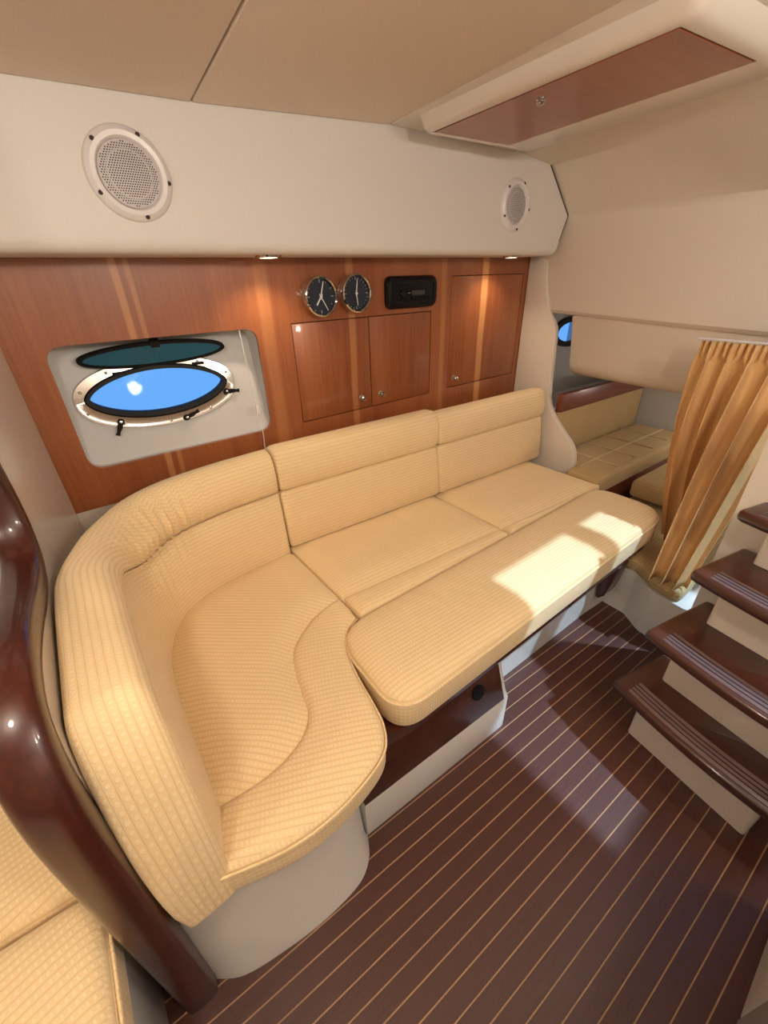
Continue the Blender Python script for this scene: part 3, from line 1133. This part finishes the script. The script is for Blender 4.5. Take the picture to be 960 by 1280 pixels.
# ---------------- pull out bench: box plinth, mahogany face, board and bracket
bench = thing('bench_plinth', 'white plinth with dark mahogany face carrying the bench board', 'plinth', (0.55, 0.5, 0.0))
pl = fillet([(0.262, 0.464), (0.795, 0.438), (0.815, 0.47), (0.80, 0.553), (0.262, 0.555)], [0, 0.03, 0.04, 0, 0], 5)
pl2 = inset(ccw(pl), 0.006)
loft('plinth_body', [[(p[0], p[1], 0.0) for p in ccw(pl)], [(p[0], p[1], 0.13) for p in ccw(pl)], [(p[0], p[1], 0.140) for p in pl2], [(p[0], min(p[1] + 0.042, max(p[1], 0.5)), 0.266) for p in pl2]], 'gelcoat', bench, thr=40)
fp = [(0.264, 0.4655, 0.143), (0.772, 0.4405, 0.143), (0.772, 0.4785, 0.264), (0.264, 0.502, 0.264)]
mk('face_panel', fp + [(x, y + 0.008, z) for x, y, z in fp],
   [(0, 1, 2, 3), (7, 6, 5, 4), (0, 4, 5, 1), (1, 5, 6, 2), (2, 6, 7, 3), (3, 7, 4, 0)], 'tread', bench, bevel=0.001)
lathe('round_vent', [(0, 0.001), (0.020, 0.001), (0.024, 0.0), (0.024, 0.004), (0.018, 0.005), (0, 0.004)], (0.675, 0.4705, 0.225), (-0.05, -1, 0.3), 'black', bench, n=24)
bd = fillet([(0.292, 0.500), (0.42, 0.480), (1.78, 0.478), (1.79, 0.75), (0.292, 0.75)], [0.01, 0.03, 0.10, 0.08, 0.01], 6)
board = tag(loft('bench_board', [[(p[0], p[1], z) for p in bd] for z in (0.2675, 0.3085)], 'mahogany', None, thr=40), 'thin dark mahogany board under the bench cushion', 'board')
br = tag(plate('bench_bracket', [(0.475, 0.266), (0.533, 0.266), (0.533, 0.09), (0.52, 0.085), (0.50, 0.11), (0.488, 0.17)], [], lambda a, b, d: (1.50 + d, a, b), 0.085, 'mahogany', None, bevel=0.003),
         'shaped mahogany bracket supporting the far end of the bench', 'bracket')

# ---------------- cushions
ZS = 0.41
seam_c = [(0.486, 0.900), (0.400, 0.882), (0.337, 0.851), (0.270, 0.795), (0.238, 0.720), (0.222, 0.650), (0.207, 0.600), (0.172, 0.563), (0.112, 0.540), (0.05, 0.535), (-0.018, 0.540)]
seam = catmull(seam_c, 5)
cs = thing('corner_seat_cushion', 'yellow woven corner seat cushion with curved padded front', 'cushion', (0.2, 0.8, 0.318))
pan = seam + [(-0.019, 0.70), (-0.014, 0.88), (0.002, 0.99), (0.035, 1.07), (0.10, 1.155), (0.20, 1.195), (0.33, 1.214), (0.47, 1.222), (0.488, 1.21)]
cushion('seat_panel', [(min(p[0], 0.4885), p[1]) for p in inset(ccw(pan), -0.010)], 0.322, ZS - 0.012, 0.010, 'fabric', cs, crown=0.024, uvrot=math.radians(40))
fro = catmull([(0.480, 0.790), (0.445, 0.772), (0.408, 0.735), (0.380, 0.680), (0.362, 0.610), (0.350, 0.540), (0.335, 0.475), (0.300, 0.425), (0.230, 0.400), (0.140, 0.388), (0.05, 0.396), (-0.06, 0.430)], 5)
bol = seam + [(-0.05, 0.48)] + fro[::-1] + [(0.487, 0.83)]
fb = cushion('front_bolster', inset(ccw(bol), 0.001), 0.319, ZS, 0.022, 'fabric', cs, crown=0.004, uvrot=math.radians(25))
pth = [(p[0], p[1], ZS - 0.013) for p in inset(ccw(bol), -0.0005)]
tube('piping', [(p[0], p[1] - 0.002, ZS - 0.016) for p in fro], 0.0028, 'fabric', cs, n=6)


def yb(x):            # foot of the back cushions on the seat
    return 1.226 - 0.055 * (x - 0.5)


def straight_seat(x0, x1, label):
    t = thing('seat_cushion', label, 'cushion', ((x0 + x1) / 2, 1.0, 0.31), 'straight yellow seat cushions')
    s0, s1 = 0.893 - 0.075 * (x0 - 0.5), 0.893 - 0.075 * (x1 - 0.5)
    cushion('seat_panel', [(x0, s0 - 0.010), (x1, s1 - 0.010), (x1, yb(x1) + 0.05), (x0, yb(x0) + 0.05)], 0.314, ZS - 0.009, 0.012, 'fabric', t, crown=0.018, uvrot=-ANG)
    cushion('front_bolster', fillet([(x0, 0.784), (x1, 0.784), (x1, s1), (x0, s0)], [0.012, 0.012, 0.002, 0.002], 3), 0.312, ZS, 0.03, 'fabric', t, crown=0.002, uvrot=-ANG)
    tube('piping', [(x0 + 0.01, 0.7845, ZS - 0.028), (x1 - 0.01, 0.7845, ZS - 0.028)], 0.0026, 'fabric', t, n=6)


straight_seat(0.491, 1.203, 'yellow woven seat cushion between corner seat and far seat cushion')
straight_seat(1.207, 1.868, 'yellow woven seat cushion against the pale bulkhead pillar')

bc = thing('bench_cushion', 'long yellow woven bench cushion with daylight on its far end', 'cushion', (1.08, 0.61, 0.309))
bo = fillet([(0.372, 0.462), (1.815, 0.462), (1.815, 0.776), (0.385, 0.776)], [0.085, 0.125, 0.10, 0.13], 9)
cushion('cushion_body', bo, 0.309, ZS + 0.008, 0.024, 'fabric', bc, crown=0.012, uvrot=-ANG)
tube('piping', [(p[0], p[1], ZS - 0.012) for p in inset(ccw(bo), -0.0003)] + [(bo[0][0], bo[0][1], ZS - 0.012)], 0.0026, 'fabric', bc, n=6)


# straight back cushions
def back_cushion(x0, x1, label, zt):
    t = thing('back_cushion', label, 'cushion', ((x0 + x1) / 2, 1.26, ZS), 'straight yellow back cushions')
    zsm = 0.635
    lo_p = [(0.0, ZS + 0.012), (0.008, ZS + 0.003), (0.02, ZS), (0.09, ZS), (0.105, ZS + 0.01), (0.128, 0.52), (0.140, zsm), (0.03, zsm), (0.026, zsm - 0.006), (0.012, 0.53)]
    up_p = [(0.026, zsm + 0.004), (0.016, zsm + 0.018), (0.014, zsm + 0.06), (0.022, zt - 0.03), (0.040, zt - 0.008), (0.062, zt), (0.095, zt - 0.003), (0.125, zt - 0.018), (0.140, zt - 0.045), (0.142, zsm + 0.001), (0.05, zsm + 0.001)]

    def sec(pr, x, k):
        cy = sum(p[0] for p in pr) / len(pr)
        cz = sum(p[1] for p in pr) / len(pr)
        return [(x, yb(x) + cy + (p[0] - cy) * k, cz + (p[1] - cz) * k) for p in pr]
    sts = [(x0, 0.80), (x0 + 0.004, 0.90), (x0 + 0.014, 0.97), (x0 + 0.03, 1.0)] + [(x0 + 0.03 + (x1 - x0 - 0.06) * k / 8, 1.0) for k in range(1, 8)] + [(x1 - 0.03, 1.0), (x1 - 0.014, 0.97), (x1 - 0.004, 0.90), (x1, 0.80)]
    loft('lower_panel', [sec(lo_p, x, 1 - (1 - k) * 0.35) for x, k in sts], 'fabric', t, thr=70)
    loft('top_bolster', [sec(up_p, x, 1 - (1 - k) * 0.6) for x, k in sts], 'fabric', t, thr=70)


back_cushion(0.492, 1.212, 'yellow woven back cushion below the clock and two small lockers', 0.792)
back_cushion(1.216, 1.925, 'yellow woven back cushion below the tall locker, against the pillar', 0.775)

# curved back cushion wrapping the corner
cb = thing('curved_back_cushion', 'yellow woven back cushion curving round the corner to the partition', 'cushion', (0.05, 0.9, 0.33))
Y0 = 0.535            # the free end fans down from here
inner = [(-0.0155, Y0), (-0.015, 0.62), (-0.014, 0.72), (-0.012, 0.82), (-0.008, 0.90), (0.004, 0.975), (0.022, 1.035), (0.050, 1.09), (0.090, 1.14), (0.150, 1.178), (0.22, 1.198), (0.32, 1.214), (0.40, 1.219), (0.462, 1.2235), (0.478, 1.225), (0.485, 1.2255)]
fine = catmull([(a, b, 0) for a, b in inner], 7)
S = [0]
for p, q in zip(fine, fine[1:]):
    S.append(S[-1] + math.hypot(q[0] - p[0], q[1] - p[1]))
tot = S[-1]
zsm = 0.635
stations = [(fine[0], -0.26 * (1 - k / 14), PI / 2 * (1 - k / 14)) for k in range(14)] + [(p, s_, 0.0) for p, s_ in zip(fine, S)]
lowS, upS, uvl_, uvu_ = [], [], [], []
for i, (p, s, phi) in enumerate(stations):
    a = Vector(stations[max(i - 1, 14)][0][:2])
    b = Vector(stations[min(max(i, 14) + 1, len(stations) - 1)][0][:2])
    t_ = (b - a).normalized()
    nn = Vector((-t_.y, t_.x))               # outwards, to the walls
    ss_ = s
    th = 0.124 if s < 0.33 else 0.124 - 0.020 * min(1, (s - 0.33) / 0.3)
    zt = 0.80 - 0.015 * min(1, max(0, (s - 0.25) / 0.3))
    e = 1 - max(0.0, phi / (PI / 2) - 0.55) / 0.45
    e2_ = min(1.0, (tot - s) / 0.03)
    sq = (0.72 + 0.28 * math.sqrt(max(0, 1 - (1 - e) ** 2))) * (0.82 + 0.18 * math.sqrt(max(0, 1 - (1 - e2_) ** 2)))
    bend = math.exp(-((s - 0.63) / 0.15) ** 2)     # gathers where the cover is pulled round the bend
    puck = 0.0065 * math.sin(s * 2 * PI / 0.026) * bend
    bump_ = 0.006 * math.exp(-((s - 0.63) / 0.2) ** 2)
    w_ = min(1.0, max(0.0, (s - 0.34) / 0.26))
    zs_ = 0.735 + (zsm - 0.735) * w_ * w_ * (3 - 2 * w_)
    lo_p = [(0.03, 0.335), (0.006, 0.345), (0.0, 0.38), (0.004, 0.43), (0.012 + puck * 0.6, 0.54), (0.024 + puck, zs_ - 0.004), (0.035, zs_), (th, zs_), (th + 0.002, 0.42), (th, 0.345), (th - 0.02, 0.335)]
    hh = zt - zs_
    up_p = [(0.030 + puck * 0.4, zs_ + 0.003), (0.018 + 0.002 * (1 - w_) + puck * 1.2 - bump_, zs_ + 0.10 * hh), (0.016 + 0.004 * (1 - w_) + puck * 1.5 - bump_, zs_ + 0.40 * hh), (0.022 + 0.004 * (1 - w_) + puck, zs_ + 0.72 * hh), (0.038, zs_ + 0.91 * hh), (0.062, zs_ + 0.985 * hh), (0.085, zs_ + hh), (th - 0.014, zs_ + 0.96 * hh), (th - 0.003, zs_ + 0.84 * hh), (th + 0.001, zs_ + 0.6 * hh), (th + 0.002, zs_ + 0.001), (0.05, zs_ + 0.001)]
    for pr, SS, UU in ((lo_p, lowS, uvl_), (up_p, upS, uvu_)):
        sec = []
        L_ = 0
        prev = None
        cn = th * 0.5
        for (n_, z_) in pr:
            nq = th * (1 - sq) * -0.0 + (n_ if n_ < cn else cn + (n_ - cn) * sq) if phi > 0 else cn + (n_ - cn) * sq
            v_ = Vector((p[0], p[1])) + nn * nq
            zz, yy = z_, v_.y
            if phi > 0:
                h_ = z_ - 0.325
                yy = v_.y - h_ * 0.238 * math.sin(phi)
                zz = 0.325 + h_ * math.cos(phi)
            sec.append((v_.x, yy, zz))
            if prev:
                L_ += math.hypot(n_ - prev[0], z_ - prev[1])
            prev = (n_, z_)
            UU.append((s, L_))
        SS.append(sec)
loft('inner_panel', lowS, 'fabric', cb, uvs=uvl_, thr=75)
loft('top_bolster', upS, 'fabric', cb, uvs=uvu_, thr=75)
tube('piping', [(q[5][0], q[5][1], q[5][2] + 0.003) for q in lowS[1:-2]], 0.0028, 'fabric', cb, n=6)

# ================================================================== FORWARD BERTH (left foreground)
vb = tag(box('forward_berth', -1.2, -0.235, -0.35, 0.62, 0.0, 0.30, 'gelcoat', None, bevel=0.01), 'white plinth of the forward berth behind the mahogany moulding', 'berth')
v1 = fillet([(-1.10, 0.10), (-0.222, 0.10), (-0.218, 0.545), (-1.10, 0.600)], [0.02, 0.03, 0.05, 0.02], 5)
t = thing('berth_cushion', 'yellow woven berth cushion beside the foot of the mahogany moulding', 'cushion', (-0.6, 0.4, 0.30))
cushion('cushion_body', v1, 0.301, 0.412, 0.03, 'fabric', t, crown=0.006, uvrot=math.radians(-12))
tube('piping', [(-1.08, 0.10, 0.388), (-0.225, 0.102, 0.388), (-0.2185, 0.14, 0.388), (-0.2165, 0.50, 0.388)], 0.0026, 'fabric', t, n=6)
v2 = fillet([(-1.10, 0.608), (-0.225, 0.552), (-0.215, 1.10), (-1.10, 1.30)], [0.02, 0.03, 0.05, 0.02], 5)
t = thing('berth_cushion', 'yellow woven berth cushion hidden mostly behind the mahogany moulding', 'cushion', (-0.6, 0.8, 0.30))
cushion('cushion_body', v2, 0.301, 0.412, 0.03, 'fabric', t, crown=0.006, uvrot=math.radians(-12))
box('berth_platform', -1.2, -0.235, 0.622, 1.38, 0.0, 0.30, 'gelcoat', t, bevel=0.005)

# ================================================================== AFT BERTH
mt = thing('mattress', 'beige quilted mattress on the raised aft berth', 'mattress', (2.4, 0.95, 0.33))
mp_ = [(1.876, 0.795), (2.0, 0.785), (2.75, 0.760), (2.87, 0.780), (2.87, 1.080), (2.02, 1.128), (2.00, 0.965), (1.876, 0.962)]
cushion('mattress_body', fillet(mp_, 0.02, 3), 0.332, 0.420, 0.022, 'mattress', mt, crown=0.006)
for k in range(4):
    x = 2.08 + k * 0.19
    tube('quilt_seam', [(x, 0.805, 0.4275), (x + 0.01, 0.95, 0.4285), (x + 0.02, 1.10, 0.4275)], 0.0035, 'quilt', mt, n=6)
tube('quilt_seam', [(1.95, 0.93, 0.4275), (2.4, 0.92, 0.4285), (2.84, 0.90, 0.4275)], 0.0035, 'quilt', mt, n=6)
ab = thing('berth_locker', 'brown sided base under the raised aft berth mattress', 'base', (2.4, 0.9, 0.0))
box('front_panel', 1.97, 2.87, 0.79, 0.81, 0.0, 0.33, 'mahogx', ab, bevel=0.002, rot=math.radians(-1.8))
box('core', 2.02, 2.86, 0.83, 1.12, 0.0, 0.33, 'seam', ab, bevel=0)
sb = thing('aft_shelf', 'beige side upholstery topped by a mahogany rail along the aft berth', 'shelf', (2.44, 1.15, 0.33))
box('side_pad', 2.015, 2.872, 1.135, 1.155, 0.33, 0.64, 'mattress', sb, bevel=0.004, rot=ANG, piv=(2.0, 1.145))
box('shelf_rail', 2.015, 2.872, 1.128, 1.16, 0.642, 0.735, 'mahogx', sb, bevel=0.004, rot=ANG, piv=(2.0, 1.145))
box('shelf', 2.015, 2.872, 1.161, 1.375, 0.642, 0.66, 'hull', sb, bevel=0.002, rot=ANG, piv=(2.0, 1.145))

al = thing('aft_fill_lamp', 'small white fill lamp added on the aft cabin end wall', 'lamp', (2.84, 0.45, 0.73))  # unseen lamp added to brighten the aft cabin
lathe('fill_lamp_body', [(0, 0.0), (0.03, 0.0), (0.03, 0.012), (0.022, 0.02), (0.020, 0.05), (0.017, 0.05)], (2.8795, 0.45, 0.76), (-1, 0, 0), 'white', al, n=20)
lathe('fill_lamp_lens', [(0, 0.046), (0.017, 0.046), (0.012, 0.052), (0, 0.054)], (2.8795, 0.45, 0.76), (-1, 0, 0), 'warm', al, n=16)
l = bpy.data.lights.new('aft_fill_light', 'POINT')
l.energy = 3.2
l.color = (1.0, 0.90, 0.78)
l.shadow_soft_size = 0.03
lo = bpy.data.objects.new('aft_fill_light', l)
C.objects.link(lo)
lo.parent = al
lo.location = (-0.06, 0, 0.03)

# padded drop panel under the beam
dp = thing('overhead_pad', 'cream padded drop panel hanging under the overhead beam', 'panel', (2.2, 0.8, 0.82))
secs = []
for y, k in ((1.158, 0.95), (1.146, 1.0), (0.9, 1.0), (0.55, 1.0), (0.25, 1.0)):
    zt = 1.0625 + (y - 0.16) * 0.041
    pr = [(2.012, 1.0), (2.034, 0.72), (2.050, 0.45), (2.062, 0.22), (2.078, 0.08), (2.11, 0.0), (2.15, -0.01), (2.24, 0.05), (2.27, 0.2), (2.27, 1.0)]
    drop = 0.826 - (1.22 - y) * 0.03
    secs.append([(2.15 + (x - 2.15) * k, y, drop + (zt - drop) * (0.5 + (h - 0.5) * k)) for x, h in pr])
loft('pad_body', secs, 'cream', dp, thr=40)

# low aft platform, its cushion and riser
lp = thing('aft_platform', 'low white platform at the entrance of the aft cabin', 'platform', (2.1, 0.45, 0.0))
pp = fillet([(1.53, 0.245), (1.545, 0.36), (1.60, 0.44), (1.604, 0.53), (1.604, 0.755), (2.85, 0.755), (2.85, -0.1), (1.64, -0.1)], [0.02, 0.05, 0.04, 0, 0, 0, 0, 0], 4)
loft('platform_body', [[(p[0], p[1], z) for p in pp] for z in (0.0, 0.205)], 'gelcoat', lp, thr=40)
lc = thing('aft_cushion', 'low brownish cushion on the aft platform behind the curtain', 'cushion', (2.1, 0.5, 0.207))
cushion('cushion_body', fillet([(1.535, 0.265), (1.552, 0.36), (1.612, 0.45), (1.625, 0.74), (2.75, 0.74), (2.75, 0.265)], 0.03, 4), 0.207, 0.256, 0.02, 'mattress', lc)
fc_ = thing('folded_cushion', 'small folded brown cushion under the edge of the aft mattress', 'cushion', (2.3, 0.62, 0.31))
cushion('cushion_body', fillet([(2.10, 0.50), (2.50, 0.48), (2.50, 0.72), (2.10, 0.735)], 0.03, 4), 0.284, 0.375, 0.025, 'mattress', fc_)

# ================================================================== STAIRS
st = thing('companionway_stairs', 'companionway stairs with dark wooden treads and cream risers', 'stairs', (1.3, 0.05, 0.0))
su = Vector((-0.172, -0.985))        # along a tread, away from the settee
sv = Vector((0.985, -0.172))         # up the flight


def SP(u, v, z):
    p = Vector((1.039, 0.255)) + su * u + sv * v
    return (p.x, p.y, z)


TZ = [0.20, 0.37, 0.54, 0.70]
TV = [0.0, 0.078, 0.205, 0.332]
TL_ = 0.48
for k, (z, v0) in enumerate(zip(TZ, TV)):
    depth = 0.235 if k < 3 else 0.26
    vend = (TV[k + 1] + 0.165) if k < 3 else v0 + 0.22
    vend = min(vend, 0.460)
    bow = 0.018
    fe = [(u, v0 + 0.0 - bow * math.sin(PI * min(1, max(0, u / TL_)))) for u in [0.0 + TL_ * j / 10 for j in range(11)]]
    # outline: front edge bowed, left end corner rounded
    plan = fillet([(0.0, v0)] + fe[1:-1] + [(TL_, v0), (TL_, vend), (0.012, vend)], [0.022] + [0] * 9 + [0.02, 0.01, 0.02], 5)
    zt_, zb_ = z, z - 0.034
    nm = []
    for zz, ins in ((zb_, 0.010), (zb_ + 0.006, 0.002), (zb_ + 0.015, 0.0), (zt_ - 0.008, 0.001), (zt_ - 0.002, 0.005), (zt_, 0.011)):
        q = inset(ccw(plan), ins)
        nm.append([SP(p[0], p[1], zz) for p in q])
    td = loft('tread', nm, 'tread', st, thr=50)
    # worn nosing board with black non-slip lines
    nb = []
    for zz, ins in ((zt_ - 0.003, 0.0), (zt_ + 0.0015, 0.0), (zt_ + 0.003, 0.002)):
        fr_ = [SP(p[0], p[1] + 0.013 + ins, zz) for p in fe if 0.02 < p[0] < TL_ - 0.01]
        bk_ = [SP(p[0], p[1] + 0.070 - ins, zz) for p in fe if 0.02 < p[0] < TL_ - 0.01]
        nb.append(fr_ + bk_[::-1])
    nz = loft('nosing', nb, 'nosing', td, thr=50)
    for off in (0.026, 0.040, 0.054):
        ln = [[SP(p[0] + 0.0, p[1] + off + e * 0.0016, zt_ + zz) for e, zz in ((-1, 0.0025), (1, 0.0025), (1, 0.0036), (-1, 0.0036))] for p in fe if 0.02 < p[0] < TL_ - 0.01]
        loft('grip_line', ln, 'black', td, smooth=False)
    # riser block
    rb0, rb1 = 0.068, 0.395 if k == 0 else 0.45
    zb2 = 0.0 if k == 0 else TZ[k - 1] + 0.001
    vr = v0 + 0.052
    vb_, fb_ = [], []
    pl_ = fillet([(rb0, vr), (rb1, vr), (rb1, vr + 0.10), (rb0, vr + 0.10)], [0.012, 0.012, 0.002, 0.002], 4)
    loft('riser', [[SP(p[0], p[1], zz) for p in ccw(pl_)] for zz in (zb2, zb_ - 0.0005)], 'gelcream', st, thr=40)
# upright panel behind the flight
vv, ff = [], []
q = [(-0.045, 0.462), (TL_ + 0.02, 0.462), (TL_ + 0.02, 0.480), (-0.045, 0.480)]
loft('back_panel', [[SP(p[0], p[1], zz) for p in q] for zz in (0.0, 1.0)], 'gelcream', st, thr=40)

# ================================================================== CURTAIN
cu = thing('curtain', 'orange gathered curtain hanging beside the companionway stairs', 'curtain', (1.78, 0.35, 0.30))
NU, NV = 110, 36
verts, faces, uvs = [], [], []
for j in range(NV + 1):
    v = j / NV
    for i in range(NU + 1):
        u = i / NU
        yt = 0.548 - 0.33 * u
        if u < 0.45:                       # this part hangs down to the cushion
            w_ = u / 0.45
            yb_, zb, xb = 0.462 - 0.09 * w_, 0.292, 1.815
        else:                              # the rest sweeps across in front of it
            w_ = (u - 0.45) / 0.55
            yb_, zb, xb = 0.385 - 0.115 * w_, 0.266, 1.545
        sm = min(1.0, max(0.0, (u - 0.40) / 0.10))
        k = v ** (1.9 if u < 0.45 else 1.7)
        y = yt + (yb_ - yt) * k + 0.012 * math.sin(v * PI)
        z = 1.060 + (zb - 1.060) * v
        ph = 2 * PI * (5.5 * u) + 0.9 * math.sin(4 * u + v * 1.2)
        amp = 0.010 + 0.028 * min(1, v * 2.5) * (1 - 0.35 * v)
        if v < 0.06:
            x = 1.825 + 0.010 * math.sin(2 * PI * 16 * u) + 0.006 * math.sin(ph)
        else:
            x = 1.825 + (xb - 1.825) * v ** 1.5 + amp * math.sin(ph) + 0.006 * math.sin(2.3 * ph + 1.0) * (1 - v)
            y += 0.008 * math.cos(ph)
        verts.append((x, y, z))
        uvs.append((u * 0.9, v * 0.8))
n0 = len(verts)
verts2 = [(x + 0.003, y, z) for x, y, z in verts]
for j in range(NV):
    for i in range(NU):
        a = j * (NU + 1) + i
        faces.append((a, a + 1, a + NU + 2, a + NU + 1))
me_ = mk('cloth', verts, faces, 'curtain', cu, uvs=uvs, thr=80)
md = me_.modifiers.new('thickness', 'SOLIDIFY')
md.thickness = 0.002
tag(tube('curtain_rail', [(1.825, 0.56, 1.0665), (1.825, 0.20, 1.0635)], 0.004, 'white', None, n=8), 'thin white rail carrying the orange curtain', 'rail')

# ================================================================== GALLEY UNIT (right foreground corner)
ga = thing('galley_unit', 'cream galley cabinet standing on the floor opposite the settee', 'cabinet', (0.6, -0.6, 0.0))
box('front_panel', 0.655, 0.90, -0.262, -0.238, 0.0, 0.80, 'cream', ga, bevel=0.004)
box('corner_post', 0.02, 0.652, -0.262, -0.236, 0.0, 0.80, 'gelcoat', ga, bevel=0.006)
box('carcass', 0.03, 0.89, -0.90, -0.263, 0.0, 0.80, 'gelcoat', ga, bevel=0.003)
box('worktop', 0.01, 0.91, -0.92, -0.235, 0.801, 0.83, 'gelcoat', ga, bevel=0.006)
